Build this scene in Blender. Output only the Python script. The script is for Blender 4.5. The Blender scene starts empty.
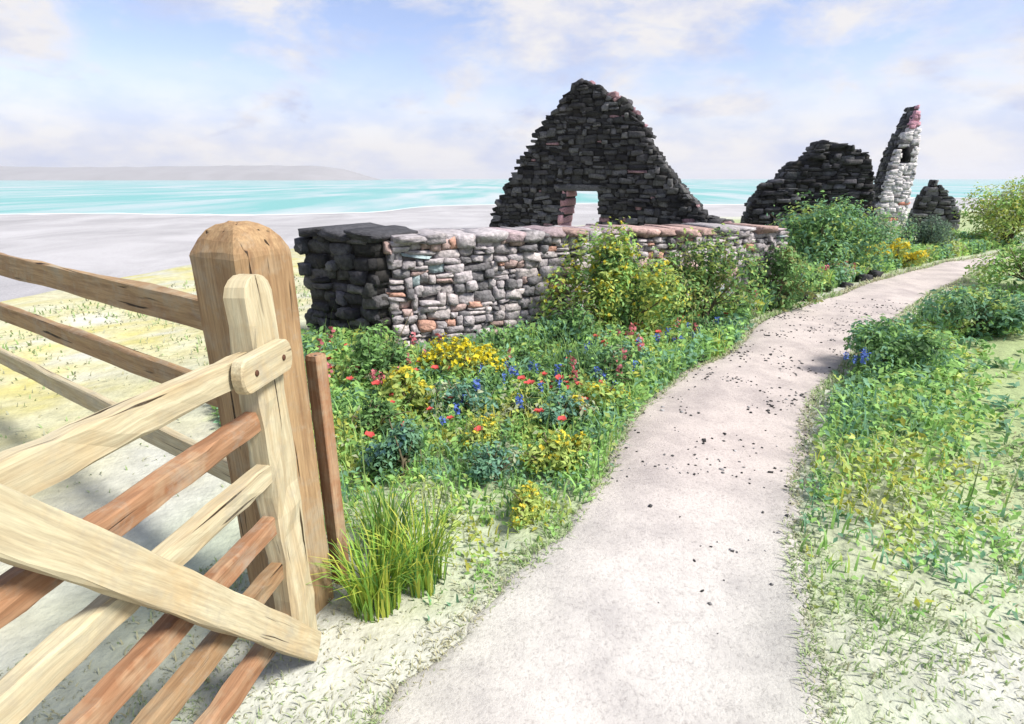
import bpy, bmesh, math, random
import numpy as np
from mathutils import Vector, Matrix, noise

random.seed(7)
RNG = np.random.default_rng(11)
SC = bpy.context.scene
COL = SC.collection
R = math.radians

# ------------------------------------------------------------------ helpers
def vn(x, y, z=0.0, s=1.0):
    return noise.noise(Vector((x * s, y * s, z)))

def fbm(x, y, z=0.0, s=1.0):
    return vn(x, y, z, s) + 0.5 * vn(x, y, z + 9.1, s * 2.1) + 0.25 * vn(x, y, z + 3.7, s * 4.3)

def smooth(a, b, t):
    t = np.clip((t - a) / (b - a), 0, 1)
    return t * t * (3 - 2 * t)

def mesh_obj(name, V, F, mat, parent=None, col=None, gr=None, shade=True):
    """V (n,3); F list of faces or (m,4)/(m,3) array; one mesh object."""
    me = bpy.data.meshes.new(name)
    V = np.asarray(V, dtype=np.float32).reshape(-1, 3)
    if isinstance(F, np.ndarray):
        k = F.shape[1]; m = F.shape[0]
        me.vertices.add(len(V)); me.vertices.foreach_set('co', V.ravel())
        me.loops.add(m * k); me.loops.foreach_set('vertex_index', F.astype(np.int32).ravel())
        me.polygons.add(m)
        me.polygons.foreach_set('loop_start', np.arange(0, m * k, k, dtype=np.int32))
        me.polygons.foreach_set('loop_total', np.full(m, k, dtype=np.int32))
        me.update(calc_edges=True); me.validate()
    else:
        me.from_pydata([tuple(v) for v in V.tolist()], [], F); me.update()
    if col is not None:
        c = np.ones((len(V), 4), dtype=np.float32); c[:, :3] = np.asarray(col).reshape(-1, 3)
        at = me.attributes.new('Col', 'FLOAT_COLOR', 'POINT'); at.data.foreach_set('color', c.ravel())
    if gr is not None:
        at = me.attributes.new('gr', 'FLOAT_VECTOR', 'POINT')
        at.data.foreach_set('vector', np.asarray(gr, dtype=np.float32).ravel())
    if shade:
        me.polygons.foreach_set('use_smooth', np.ones(len(me.polygons), dtype=bool))
    me.materials.append(mat)
    o = bpy.data.objects.new(name, me); COL.objects.link(o)
    if parent is not None: o.parent = parent
    return o

def tag(o, label=None, cat=None, group=None, kind=None):
    if label: o['label'] = label
    if cat: o['category'] = cat
    if group: o['group'] = group
    if kind: o['kind'] = kind
    return o

def thing(name, label, cat, loc=(0, 0, 0), rz=0.0, group=None):
    o = bpy.data.objects.new(name, None); COL.objects.link(o)
    o.empty_display_size = 0.1
    o.location = loc; o.rotation_euler = (0, 0, rz)
    return tag(o, label, cat, group)

class Acc:
    def __init__(s): s.V = []; s.F = []; s.C = []; s.n = 0
    def add(s, V, F, c):
        V = np.asarray(V); s.V.append(V); s.F.append(np.asarray(F) + s.n)
        c = np.asarray(c, dtype=float)
        s.C.append(np.broadcast_to(c, (len(V), 3)) if c.ndim == 1 else c); s.n += len(V)
    def obj(s, name, mat, parent=None, shade=True):
        return mesh_obj(name, np.concatenate(s.V), np.concatenate(s.F), mat, parent, np.concatenate(s.C), shade=shade)

# ------------------------------------------------------------------ materials
def new_mat(name):
    m = bpy.data.materials.new(name); m.use_nodes = True
    nt = m.node_tree; b = nt.nodes['Principled BSDF']
    b.inputs['Specular IOR Level'].default_value = 0.25
    return m, nt, b

def N(nt, t, **kw):
    n = nt.nodes.new(t)
    for k, v in kw.items():
        if k in n.inputs: n.inputs[k].default_value = v
        else: setattr(n, k, v)
    return n

def attr_mat(name, rough=0.9, nscale=30.0, var=0.35, bump=0.4, bdist=0.01, nscale2=None):
    m, nt, b = new_mat(name); L = nt.links.new
    a = N(nt, 'ShaderNodeAttribute', attribute_name='Col')
    tc = N(nt, 'ShaderNodeTexCoord')
    n1 = N(nt, 'ShaderNodeTexNoise', Scale=nscale, Detail=6.0, Roughness=0.65); L(tc.outputs['Object'], n1.inputs['Vector'])
    mr = N(nt, 'ShaderNodeMapRange'); mr.inputs['From Min'].default_value = 0.3; mr.inputs['From Max'].default_value = 0.7
    mr.inputs['To Min'].default_value = 1 - var; mr.inputs['To Max'].default_value = 1 + var
    L(n1.outputs['Fac'], mr.inputs['Value'])
    vm = N(nt, 'ShaderNodeVectorMath', operation='SCALE'); L(a.outputs['Color'], vm.inputs[0]); L(mr.outputs[0], vm.inputs['Scale'])
    L(vm.outputs['Vector'], b.inputs['Base Color'])
    b.inputs['Roughness'].default_value = rough
    n2 = N(nt, 'ShaderNodeTexNoise', Scale=nscale2 or nscale * 1.7, Detail=5.0); L(tc.outputs['Object'], n2.inputs['Vector'])
    bp = N(nt, 'ShaderNodeBump', Strength=bump, Distance=bdist); L(n2.outputs['Fac'], bp.inputs['Height']); L(bp.outputs[0], b.inputs['Normal'])
    return m

def leaf_mat(name, trans=0.35):
    m, nt, b = new_mat(name); L = nt.links.new
    a = N(nt, 'ShaderNodeAttribute', attribute_name='Col')
    b.inputs['Roughness'].default_value = 0.6
    L(a.outputs['Color'], b.inputs['Base Color'])
    t = N(nt, 'ShaderNodeBsdfTranslucent'); L(a.outputs['Color'], t.inputs['Color'])
    mx = N(nt, 'ShaderNodeMixShader'); mx.inputs[0].default_value = trans
    L(b.outputs[0], mx.inputs[1]); L(t.outputs[0], mx.inputs[2])
    L(mx.outputs[0], nt.nodes['Material Output'].inputs['Surface'])
    return m

def wood_mat(name, light, dark, stain, rough=0.8):
    m, nt, b = new_mat(name); L = nt.links.new
    a = N(nt, 'ShaderNodeAttribute', attribute_name='gr')
    mp = N(nt, 'ShaderNodeMapping'); mp.inputs['Scale'].default_value = (1.6, 22, 22); L(a.outputs['Vector'], mp.inputs['Vector'])
    n1 = N(nt, 'ShaderNodeTexNoise', Scale=1.4, Detail=8.0, Roughness=0.62, Distortion=0.15); L(mp.outputs[0], n1.inputs['Vector'])
    r1 = N(nt, 'ShaderNodeValToRGB'); L(n1.outputs['Fac'], r1.inputs[0])
    r1.color_ramp.elements[0].position = 0.33; r1.color_ramp.elements[0].color = (*dark, 1)
    r1.color_ramp.elements[1].position = 0.62; r1.color_ramp.elements[1].color = (*light, 1)
    n2 = N(nt, 'ShaderNodeTexNoise', Scale=5.0, Detail=4.0, Roughness=0.7); L(a.outputs['Vector'], n2.inputs['Vector'])
    r2 = N(nt, 'ShaderNodeValToRGB'); L(n2.outputs['Fac'], r2.inputs[0])
    r2.color_ramp.elements[0].position = 0.5; r2.color_ramp.elements[1].position = 0.68
    mx = N(nt, 'ShaderNodeMix', data_type='RGBA'); L(r2.outputs[0], mx.inputs[0]); L(r1.outputs[0], mx.inputs[6]); mx.inputs[7].default_value = (*stain, 1)
    # drying cracks along the grain
    mp3 = N(nt, 'ShaderNodeMapping'); mp3.inputs['Scale'].default_value = (2.2, 46, 46); L(a.outputs['Vector'], mp3.inputs['Vector'])
    n3 = N(nt, 'ShaderNodeTexNoise', Scale=1.0, Detail=2.0, Distortion=0.3); L(mp3.outputs[0], n3.inputs['Vector'])
    r3 = N(nt, 'ShaderNodeValToRGB'); L(n3.outputs['Fac'], r3.inputs[0])
    r3.color_ramp.elements[0].position = 0.285; r3.color_ramp.elements[0].color = (0.1, 0.08, 0.06, 1)
    r3.color_ramp.elements[1].position = 0.33; r3.color_ramp.elements[1].color = (1, 1, 1, 1)
    mu = N(nt, 'ShaderNodeMix', data_type='RGBA', blend_type='MULTIPLY'); mu.inputs[0].default_value = 1.0
    L(mx.outputs[2], mu.inputs[6]); L(r3.outputs[0], mu.inputs[7])
    L(mu.outputs[2], b.inputs['Base Color']); b.inputs['Roughness'].default_value = rough
    mp4 = N(nt, 'ShaderNodeMapping'); mp4.inputs['Scale'].default_value = (7, 150, 150); L(a.outputs['Vector'], mp4.inputs['Vector'])
    n4 = N(nt, 'ShaderNodeTexNoise', Scale=1.0, Detail=4.0, Roughness=0.7); L(mp4.outputs[0], n4.inputs['Vector'])
    n5 = N(nt, 'ShaderNodeTexNoise', Scale=9.0, Detail=6.0, Roughness=0.75); L(a.outputs['Vector'], n5.inputs['Vector'])
    r4 = N(nt, 'ShaderNodeMapRange'); r4.inputs['From Min'].default_value = .3; r4.inputs['From Max'].default_value = .65; r4.inputs['To Min'].default_value = .70; r4.inputs['To Max'].default_value = 1.08; L(n4.outputs['Fac'], r4.inputs['Value'])
    v4 = N(nt, 'ShaderNodeVectorMath', operation='SCALE'); L(mu.outputs[2], v4.inputs[0]); L(r4.outputs[0], v4.inputs['Scale'])
    r5 = N(nt, 'ShaderNodeMapRange'); r5.inputs['From Min'].default_value = .52; r5.inputs['From Max'].default_value = .72; r5.inputs['To Max'].default_value = .55; L(n5.outputs['Fac'], r5.inputs['Value'])
    g5 = N(nt, 'ShaderNodeMix', data_type='RGBA'); L(r5.outputs[0], g5.inputs[0]); L(v4.outputs['Vector'], g5.inputs[6]); g5.inputs[7].default_value = (.27, .25, .20, 1)
    L(g5.outputs[2], b.inputs['Base Color'])
    ad = N(nt, 'ShaderNodeMath', operation='ADD'); L(n1.outputs['Fac'], ad.inputs[0]); L(r3.outputs[0], ad.inputs[1])
    bp = N(nt, 'ShaderNodeBump', Strength=0.5, Distance=0.004); L(ad.outputs[0], bp.inputs['Height']); L(bp.outputs[0], b.inputs['Normal'])
    return m

M_STONE = attr_mat('rubble_stone', 0.92, 22, 0.45, 0.7, 0.02)
M_MORTAR = attr_mat('earth_mortar', 0.95, 40, 0.4, 0.5, 0.01)
M_LEAF = leaf_mat('leaf', 0.45)
M_STEM = attr_mat('stem_bark', 0.9, 60, 0.3, 0.3, 0.004)
M_PETAL = leaf_mat('petal', 0.3)
M_GROUND = attr_mat('turf_and_sand', 0.95, 9, 0.2, 0.6, 0.02, 35)
def broad_tone(m, scale, lo, hi):
    nt = m.node_tree; b = nt.nodes['Principled BSDF']; src = b.inputs['Base Color'].links[0].from_socket
    tc = N(nt, 'ShaderNodeTexCoord'); mp = N(nt, 'ShaderNodeMapping'); mp.inputs['Scale'].default_value = scale; nt.links.new(tc.outputs['Object'], mp.inputs['Vector'])
    n = N(nt, 'ShaderNodeTexNoise', Scale=1.0, Detail=7.0, Roughness=0.62, Distortion=0.8); nt.links.new(mp.outputs[0], n.inputs['Vector'])
    mr = N(nt, 'ShaderNodeMapRange'); mr.inputs['From Min'].default_value = .33; mr.inputs['From Max'].default_value = .66; mr.inputs['To Min'].default_value = lo; mr.inputs['To Max'].default_value = hi
    nt.links.new(n.outputs['Fac'], mr.inputs['Value'])
    v = N(nt, 'ShaderNodeVectorMath', operation='SCALE'); nt.links.new(src, v.inputs[0]); nt.links.new(mr.outputs[0], v.inputs['Scale']); nt.links.new(v.outputs['Vector'], b.inputs['Base Color'])
broad_tone(M_GROUND, (0.07, 0.045, 1), 0.78, 1.16)
M_ROCK = M_STONE
M_WOOD_PALE = wood_mat('pale_weathered_timber', (0.47, 0.42, 0.28), (0.36, 0.285, 0.17), (0.42, 0.33, 0.19))
M_WOOD_BROWN = wood_mat('brown_timber', (0.31, 0.20, 0.105), (0.20, 0.115, 0.055), (0.27, 0.21, 0.13))
M_WOOD_ORANGE = wood_mat('orange_brown_timber', (0.33, 0.19, 0.105), (0.22, 0.105, 0.05), (0.36, 0.26, 0.16))
M_WOOD_POST = wood_mat('ochre_post_timber', (0.34, 0.23, 0.12), (0.22, 0.13, 0.065), (0.32, 0.25, 0.16))
mI, ntI, bI = new_mat('rusty_iron'); bI.inputs['Base Color'].default_value = (0.07, 0.04, 0.03, 1); bI.inputs['Roughness'].default_value = 0.7; bI.inputs['Metallic'].default_value = 0.4
nI = N(ntI, 'ShaderNodeTexNoise', Scale=90.0); rI = N(ntI, 'ShaderNodeValToRGB'); ntI.links.new(nI.outputs['Fac'], rI.inputs[0])
rI.color_ramp.elements[0].color = (0.03, 0.025, 0.022, 1); rI.color_ramp.elements[1].color = (0.17, 0.07, 0.035, 1); ntI.links.new(rI.outputs[0], bI.inputs['Base Color'])

# ------------------------------------------------------------------ terrain
COAST = np.array([(-60, -60), (-16, -6), (-9.5, 3.5), (-5.2, 9), (-2.6, 13.5), (-0.3, 18.4), (5, 21.5), (14, 25), (30, 33), (80, 52), (400, 150)], float)
def coast_d(x, y):
    """signed distance from the cliff edge, positive on the sea side"""
    P = np.stack([x, y], -1); best = np.full(x.shape, 1e9); sgn = np.ones(x.shape)
    for a, b in zip(COAST[:-1], COAST[1:]):
        ab = b - a; t = np.clip(((P - a) @ ab) / (ab @ ab), 0, 1)
        q = P - (a + t[..., None] * ab); d = np.hypot(q[..., 0], q[..., 1])
        cr = ab[0] * q[..., 1] - ab[1] * q[..., 0]
        m = d < best; best = np.where(m, d, best); sgn = np.where(m, np.sign(cr), sgn)
    return best * sgn
SEA = -6.0
def bumps(x, y):
    return 0.018 * np.sin(x * 2.3 + 1.1 * np.sin(y * 1.7)) * np.cos(y * 1.9 + 0.6 * x) + 0.012 * np.sin(x * 5.1 - y * 3.3)
def H(x, y):
    x = np.asarray(x, float); y = np.asarray(y, float)
    d = coast_d(x, y)
    w = 1.2 * np.sin(x * 0.5) + 0.9 * np.cos(y * 0.37 + x * 0.2)
    h = -5.45 * smooth(0.5, 17, d + w) - np.clip(d - 17, 0, None) * 0.0046
    h += 0.06 * np.sin(x * 0.045 + 0.7) * smooth(20, 40, d) + 0.04 * np.cos(y * 0.08 + x * 0.03) * smooth(20, 40, d)
    h = np.where(d > 320, h - (d - 320) * 0.02, h)
    return h + bumps(x, y) * (1 - smooth(4, 12, d)) 
def Hs(x, y): return float(H(np.array([x]), np.array([y]))[0])

def graded(lo, hi, a, b, st, grow=1.13):
    v = list(np.arange(a, b + 1e-6, st)); s = st
    while v[-1] < hi: s *= grow; v.append(v[-1] + s)
    s = st; w = [v[0]]
    while w[-1] > lo: s *= grow; w.append(w[-1] - s)
    return np.array(sorted(w[1:]) + v)

PATH_L = [(-0.95, 0.2), (-0.62, 0.9), (-0.42, 1.28), (-0.22, 1.59), (0.1, 2.04), (0.45, 2.62), (0.66, 3.15), (0.92, 3.7), (1.52, 4.5), (2.15, 5.15), (2.91, 6.3), (4.52, 7.74), (6.11, 9.12), (8.04, 10.66), (10.41, 12.1), (14.5, 14.6)]
PATH_R = [(0.75, 0.2), (0.9, 0.9), (0.97, 1.28), (1.1, 1.59), (1.27, 2.04), (1.5, 2.55), (1.88, 3.2), (2.27, 3.85), (3.02, 4.72), (4.16, 5.94), (6.15, 7.95), (7.4, 8.98), (8.6, 10.1), (9.9, 11.0), (11.6, 11.9), (15.3, 13.6)]
def dense(P, n=14):
    P = np.array(P, float); out = []
    for i in range(len(P) - 1):
        p0 = P[max(i - 1, 0)]; p1 = P[i]; p2 = P[i + 1]; p3 = P[min(i + 2, len(P) - 1)]
        for k in range(n):
            t = k / n
            out.append(0.5 * ((2 * p1) + (-p0 + p2) * t + (2 * p0 - 5 * p1 + 4 * p2 - p3) * t * t + (-p0 + 3 * p1 - 3 * p2 + p3) * t ** 3))
    out.append(P[-1]); return np.array(out)
PL, PR = dense(PATH_L), dense(PATH_R)

def inside(poly, x, y):
    poly = np.asarray(poly); r = np.zeros(np.shape(x), bool); j = len(poly) - 1
    for i in range(len(poly)):
        xi, yi = poly[i]; xj, yj = poly[j]
        c = ((yi > y) != (yj > y)) & (x < (xj - xi) * (y - yi) / (yj - yi + 1e-12) + xi)
        r ^= c; j = i
    return r
PATH_POLY = np.concatenate([PL, PR[::-1]])
BANK = [(-0.62, 1.95), (-0.32, 1.7), (0.02, 1.85), (0.25, 2.15), (0.5, 2.66), (0.66, 3.15), (0.94, 3.72), (1.52, 4.5), (2.15, 5.15), (2.85, 6.4), (4.4, 7.9), (6.0, 9.3), (8, 10.85), (9.6, 11.9), (13, 14.2), (12, 15.8), (9.5, 15.4), (6.3, 13.4), (3.7, 7.3), (-0.95, 4.75), (-1.4, 5.1), (-2.3, 5.3), (-2.1, 3.6), (-1.1, 2.4)]
VERGE = [(1.15, 1.7), (1.3, 2.1), (1.55, 2.55), (1.97, 3.2), (2.4, 3.85), (3.2, 4.7), (4.35, 5.9), (6.4, 8), (8.9, 10.2), (11, 11.5), (14, 13), (17, 12), (12, 7.5), (8, 5.2), (5.2, 4.0), (3.6, 2.9), (2.9, 2.2), (2.2, 1.5)]

xs = graded(-700, 900, -11, 15, 0.13); ys = graded(-40, 900, -2, 15, 0.13)
GX, GY = np.meshgrid(xs, ys); GZ = H(GX, GY); GD = coast_d(GX, GY)
fx, fy = GX.ravel(), GY.ravel()
n1 = np.array([fbm(a, b, 0.0, 0.55) for a, b in zip(fx, fy)]); n2 = np.array([fbm(a, b, 5.0, 2.1) for a, b in zip(fx, fy)])
def mixc(c, d, w): return c * (1 - w[:, None]) + np.array(d) * w[:, None]
c = np.tile(np.array((0.42, 0.425, 0.375)), (len(fx), 1))
c = mixc(c, (0.42, 0.41, 0.31), np.clip(n2 * 1.2, 0, 0.6))
c = mixc(c, (0.36, 0.42, 0.28), np.clip(n1 + 0.1, 0, 0.7))
bank = inside(BANK, fx, fy).astype(float)
verg = inside(VERGE, fx, fy).astype(float)
far = smooth(2.2, 4.6, np.hypot(fx, fy))
c = mixc(c, (0.24, 0.32, 0.12), np.clip(bank * (0.35 + 0.6 * far), 0, 1))
c = mixc(c, (0.26, 0.33, 0.13), np.clip(verg * (0.35 + 0.5 * far), 0, 1))
left = smooth(0.4, 2.2, -(fx + 1.2) + 0.2 * n1) * (fy > 1)
c = mixc(c, (0.40, 0.37, 0.14), left * np.clip(0.55 + n2 * 0.8, 0, 1))
c = mixc(c, (0.42, 0.40, 0.28), left * np.clip(n1 * 1.5, 0, 0.9))
inland = smooth(12, 24, np.hypot(fx, fy)) * (GD.ravel() < 0)
c = mixc(c, (0.26, 0.32, 0.14), inland * 0.85)
d = GD.ravel() + 1.5 * n1
c = mixc(c, (0.34, 0.36, 0.25), smooth(0.5, 6, d))
c = mixc(c, (0.255, 0.25, 0.258), smooth(7, 15, d))
c = mixc(c, (0.33, 0.325, 0.33), smooth(22, 60, d + 25 * np.array([fbm(a, b, 2.0, 0.03) for a, b in zip(fx, fy)])))
ny, nx = GX.shape
idx = np.arange(nx * ny).reshape(ny, nx)
F = np.stack([idx[:-1, :-1], idx[:-1, 1:], idx[1:, 1:], idx[1:, :-1]], -1).reshape(-1, 4)
tag(mesh_obj('ground', np.stack([fx, fy, GZ.ravel()], -1), F, M_GROUND, col=c), kind='structure')

# footpath: its own sheet, ragged edges, following the ground
mp_, ntp, bp_ = new_mat('pale_sandy_path'); Lp = ntp.links.new
tcp = N(ntp, 'ShaderNodeTexCoord')
pa = N(ntp, 'ShaderNodeAttribute', attribute_name='Col')
na = N(ntp, 'ShaderNodeTexNoise', Scale=2.2, Detail=7.0, Roughness=0.7); Lp(tcp.outputs['Object'], na.inputs['Vector'])
ra = N(ntp, 'ShaderNodeValToRGB'); Lp(na.outputs['Fac'], ra.inputs[0])
ra.color_ramp.elements[0].position = 0.36; ra.color_ramp.elements[0].color = (0.74, 0.73, 0.74, 1)
ra.color_ramp.elements[1].position = 0.58; ra.color_ramp.elements[1].color = (1.04, 1.03, 1.02, 1)
nb = N(ntp, 'ShaderNodeTexNoise', Scale=60.0, Detail=6.0, Roughness=0.75); Lp(tcp.outputs['Object'], nb.inputs['Vector'])
rb = N(ntp, 'ShaderNodeValToRGB'); Lp(nb.outputs['Fac'], rb.inputs[0])
rb.color_ramp.elements[0].position = 0.3; rb.color_ramp.elements[0].color = (0.55, 0.54, 0.54, 1)
rb.color_ramp.elements[1].position = 0.5; rb.color_ramp.elements[1].color = (1, 1, 1, 1)
m1 = N(ntp, 'ShaderNodeMix', data_type='RGBA', blend_type='MULTIPLY'); m1.inputs[0].default_value = 1; Lp(pa.outputs['Color'], m1.inputs[6]); Lp(ra.outputs[0], m1.inputs[7])
m2 = N(ntp, 'ShaderNodeMix', data_type='RGBA', blend_type='MULTIPLY'); m2.inputs[0].default_value = 0.8; Lp(m1.outputs[2], m2.inputs[6]); Lp(rb.outputs[0], m2.inputs[7])
Lp(m2.outputs[2], bp_.inputs['Base Color']); bp_.inputs['Roughness'].default_value = 0.95
bb = N(ntp, 'ShaderNodeBump', Strength=0.6, Distance=0.012); Lp(nb.outputs['Fac'], bb.inputs['Height']); Lp(bb.outputs[0], bp_.inputs['Normal'])
nacross = 40; V = []; C = []
for i in range(len(PL)):
    wl = 0.10 * vn(PL[i][0], PL[i][1], 1.0, 3.0) + 0.05 * vn(PL[i][0], PL[i][1], 2.0, 9.0)
    wr = 0.09 * vn(PR[i][0], PR[i][1], 3.0, 3.0) + 0.05 * vn(PR[i][0], PR[i][1], 4.0, 9.0)
    for k in range(nacross + 1):
        t = k / nacross; t2 = t
        p = PL[i] * (1 - t) + PR[i] * t
        w = PR[i] - PL[i]; w = w / (np.hypot(*w) + 1e-9)
        p = p + w * ((wl - .05) * (1 - t) ** 3 + (wr + .05) * t ** 3)
        near = 1 - smooth(1.5, 3.2, p[1]); 
        base = np.array((0.43, 0.385, 0.36)) * (1 - near) + np.array((0.475, 0.46, 0.435)) * near
        e = abs(2 * t - 1) ** 3 * 0.3 * (1 - near) + near * np.clip(abs(2 * t - 1) ** 2.2, 0, 1) * .95
        V.append((p[0], p[1], 0)); C.append(base * (1 - e) + (np.array((0.36, 0.345, 0.32)) * (1 - near) + np.array((0.44, 0.44, 0.39)) * near) * e)
V = np.array(V); V[:, 2] = H(V[:, 0], V[:, 1]) - 0.028 + 0.040 * np.clip(np.minimum(np.linspace(0, 1, nacross + 1), 1 - np.linspace(0, 1, nacross + 1)) / 0.05, 0, 1)[np.arange(len(V)) % (nacross + 1)] ** 0.6
idx = np.arange(len(V)).reshape(len(PL), nacross + 1)
F = np.stack([idx[:-1, :-1], idx[:-1, 1:], idx[1:, 1:], idx[1:, :-1]], -1).reshape(-1, 4)
tag(mesh_obj('footpath', V, F, mp_, col=np.array(C)), kind='structure')

# sea
ms, nts, bs = new_mat('turquoise_sea'); Ls = nts.links.new
tcs = N(nts, 'ShaderNodeTexCoord'); mps = N(nts, 'ShaderNodeMapping'); mps.inputs['Scale'].default_value = (0.034, 0.0065, 1); Ls(tcs.outputs['Object'], mps.inputs['Vector'])
ns = N(nts, 'ShaderNodeTexNoise', Scale=1.0, Detail=5.0, Roughness=0.55); Ls(mps.outputs[0], ns.inputs['Vector'])
rs = N(nts, 'ShaderNodeValToRGB'); Ls(ns.outputs['Fac'], rs.inputs[0])
e = rs.color_ramp.elements
e[0].position = 0.40; e[0].color = (0.36, 0.41, 0.41, 1)
e[1].position = 0.57; e[1].color = (0.13, 0.335, 0.315, 1)
x = e.new(0.485); x.color = (0.24, 0.37, 0.365, 1)
Ls(rs.outputs[0], bs.inputs['Base Color']); bs.inputs['Roughness'].default_value = 0.45
nw = N(nts, 'ShaderNodeTexNoise', Scale=0.5, Detail=6.0); Ls(tcs.outputs['Object'], nw.inputs['Vector'])
bw = N(nts, 'ShaderNodeBump', Strength=0.35, Distance=0.4); Ls(nw.outputs['Fac'], bw.inputs['Height']); Ls(bw.outputs[0], bs.inputs['Normal'])
tag(mesh_obj('sea', [(-9000, 40, SEA), (9000, 40, SEA), (9000, 9000, SEA), (-9000, 9000, SEA)], [(0, 1, 2, 3)], ms), kind='structure')

# surf along the waterline
mf, ntf, bf = new_mat('white_surf'); bf.inputs['Base Color'].default_value = (0.55, 0.57, 0.57, 1); bf.inputs['Roughness'].default_value = 0.8
acc = Acc(); sx_ = np.arange(-260, 200, 2.0)
yy_ = np.arange(20, 420, 1.0); HH = H(*np.meshgrid(sx_, yy_))
shore = np.array([yy_[np.argmax(HH[:, i] < SEA)] if (HH[:, i] < SEA).any() else 420 for i in range(len(sx_))])
for k, (o_, wd) in enumerate([(0, 3.4)]):
    for i in range(len(sx_) - 1):
        g_ = vn(sx_[i], k * 9.0, 0, .035) + .3 * vn(sx_[i], k * 5.0, 2, .16)
        if k and g_ < .12: continue
        ln_ = []
        for q in (i, i + 1):
            ww = wd * (.35 + .65 * abs(vn(sx_[q], k, 1, .11))) * (1 if not k else min(1, (g_ + .1) * 3)); yc = shore[q] + o_ + 3 * vn(sx_[q], k * 3.0, 4, .06)
            ln_ += [(sx_[q], yc - ww, SEA + .03), (sx_[q], yc, SEA + .12 + .2 * (k > 0)), (sx_[q], yc + ww, SEA + .03)]
        acc.add(np.array(ln_), np.array([(0, 3, 4, 1), (1, 4, 5, 2)]), (.6, .6, .6))
tag(acc.obj('surf', mf), 'thin white surf breaking along the grey beach', 'surf', kind='stuff')

# distant headland
hx = np.linspace(-3600, -620, 90); hy = np.linspace(0, 900, 14)
HX, HY = np.meshgrid(hx, hy)
prof = 56 * smooth(-600, -900, HX) * (0.93 + 0.07 * np.sin(HX * 0.004)) + 16 * smooth(-640, -800, HX)
dep = np.sin(np.clip(HY / 900, 0, 1) * math.pi) ** 0.6
HZ = prof * dep * 1.0 + np.array([5 * fbm(a, b, 0, 0.012) for a, b in zip(HX.ravel(), HY.ravel())]).reshape(HX.shape) * dep - 8
idx = np.arange(HX.size).reshape(HX.shape)
F = np.stack([idx[:-1, :-1], idx[:-1, 1:], idx[1:, 1:], idx[1:, :-1]], -1).reshape(-1, 4)
hc = np.array([np.array((0.24, 0.238, 0.245)) * (1 + 0.12 * fbm(a, b, 4, 0.01)) for a, b in zip(HX.ravel(), HY.ravel())])  # pale grey-lilac puts distance haze into the surface colour
tag(mesh_obj('headland', np.stack([HX.ravel(), HY.ravel() + 2300, HZ.ravel() + SEA], -1), F, attr_mat('headland_haze_tone', 0.95, 0.02, 0.08, 0.0, 1), col=hc), kind='structure')

# ------------------------------------------------------------------ rubble masonry
_bm = bmesh.new(); bmesh.ops.create_cube(_bm, size=2.0)
bmesh.ops.subdivide_edges(_bm, edges=_bm.edges[:], cuts=2, use_grid_fill=True)
_bm.verts.ensure_lookup_table()
TV = np.array([v.co[:] for v in _bm.verts]); TF = np.array([[v.index for v in f.verts] for f in _bm.faces]); _bm.free()
_n = (np.abs(TV) ** 14).sum(1) ** (1 / 14.0); TR = TV / _n[:, None]
BV = np.array([(-1, -1, -1), (1, -1, -1), (1, 1, -1), (-1, 1, -1), (-1, -1, 1), (1, -1, 1), (1, 1, 1), (-1, 1, 1)], float)
BF = np.array([(0, 3, 2, 1), (4, 5, 6, 7), (0, 1, 5, 4), (1, 2, 6, 5), (2, 3, 7, 6), (3, 0, 4, 7)])

def stone_verts(rng, cx, cy, cz, sx, sy, sz, rough=0.10, tilt=0.06):
    w8 = np.prod((1 + TR[:, None, :] * BV[None]) / 2, axis=2)          # trilinear weights of the eight corners
    p = w8 @ (BV + rng.normal(0, (.13, .07, .15), (8, 3)))
    p += rng.normal(0, rough * .55, p.shape)
    p *= np.array((sx, sy, sz)) * 0.5
    a = rng.normal(0, tilt); ca, sa = math.cos(a), math.sin(a)
    q = p.copy(); q[:, 0] = p[:, 0] * ca - p[:, 2] * sa; q[:, 2] = p[:, 0] * sa + p[:, 2] * ca
    return q + np.array((cx, cy, cz))

def spans(poly, z):
    xs_ = []
    for (x0, z0), (x1, z1) in zip(poly, poly[1:] + poly[:1]):
        if (z0 > z) != (z1 > z): xs_.append(x0 + (z - z0) * (x1 - x0) / (z1 - z0))
    xs_.sort(); return list(zip(xs_[::2], xs_[1::2]))

def clamp_to(poly, V, rng, wob):
    V = V.copy(); zt = max(q[1] for q in poly)
    V[:, 2] = np.minimum(V[:, 2], zt + .02)
    for k in range(len(V)):
        sp = spans(poly, V[k, 2])
        if not sp: continue
        a, b = min(sp, key=lambda q: max(q[0] - V[k, 0], V[k, 0] - q[1], 0))
        n_ = wob * noise.noise(Vector((V[k, 0] * 7, V[k, 1] * 5, V[k, 2] * 9)))
        V[k, 0] = min(max(V[k, 0], a - .012 + n_), b + .012 + n_)
    return V

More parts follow.
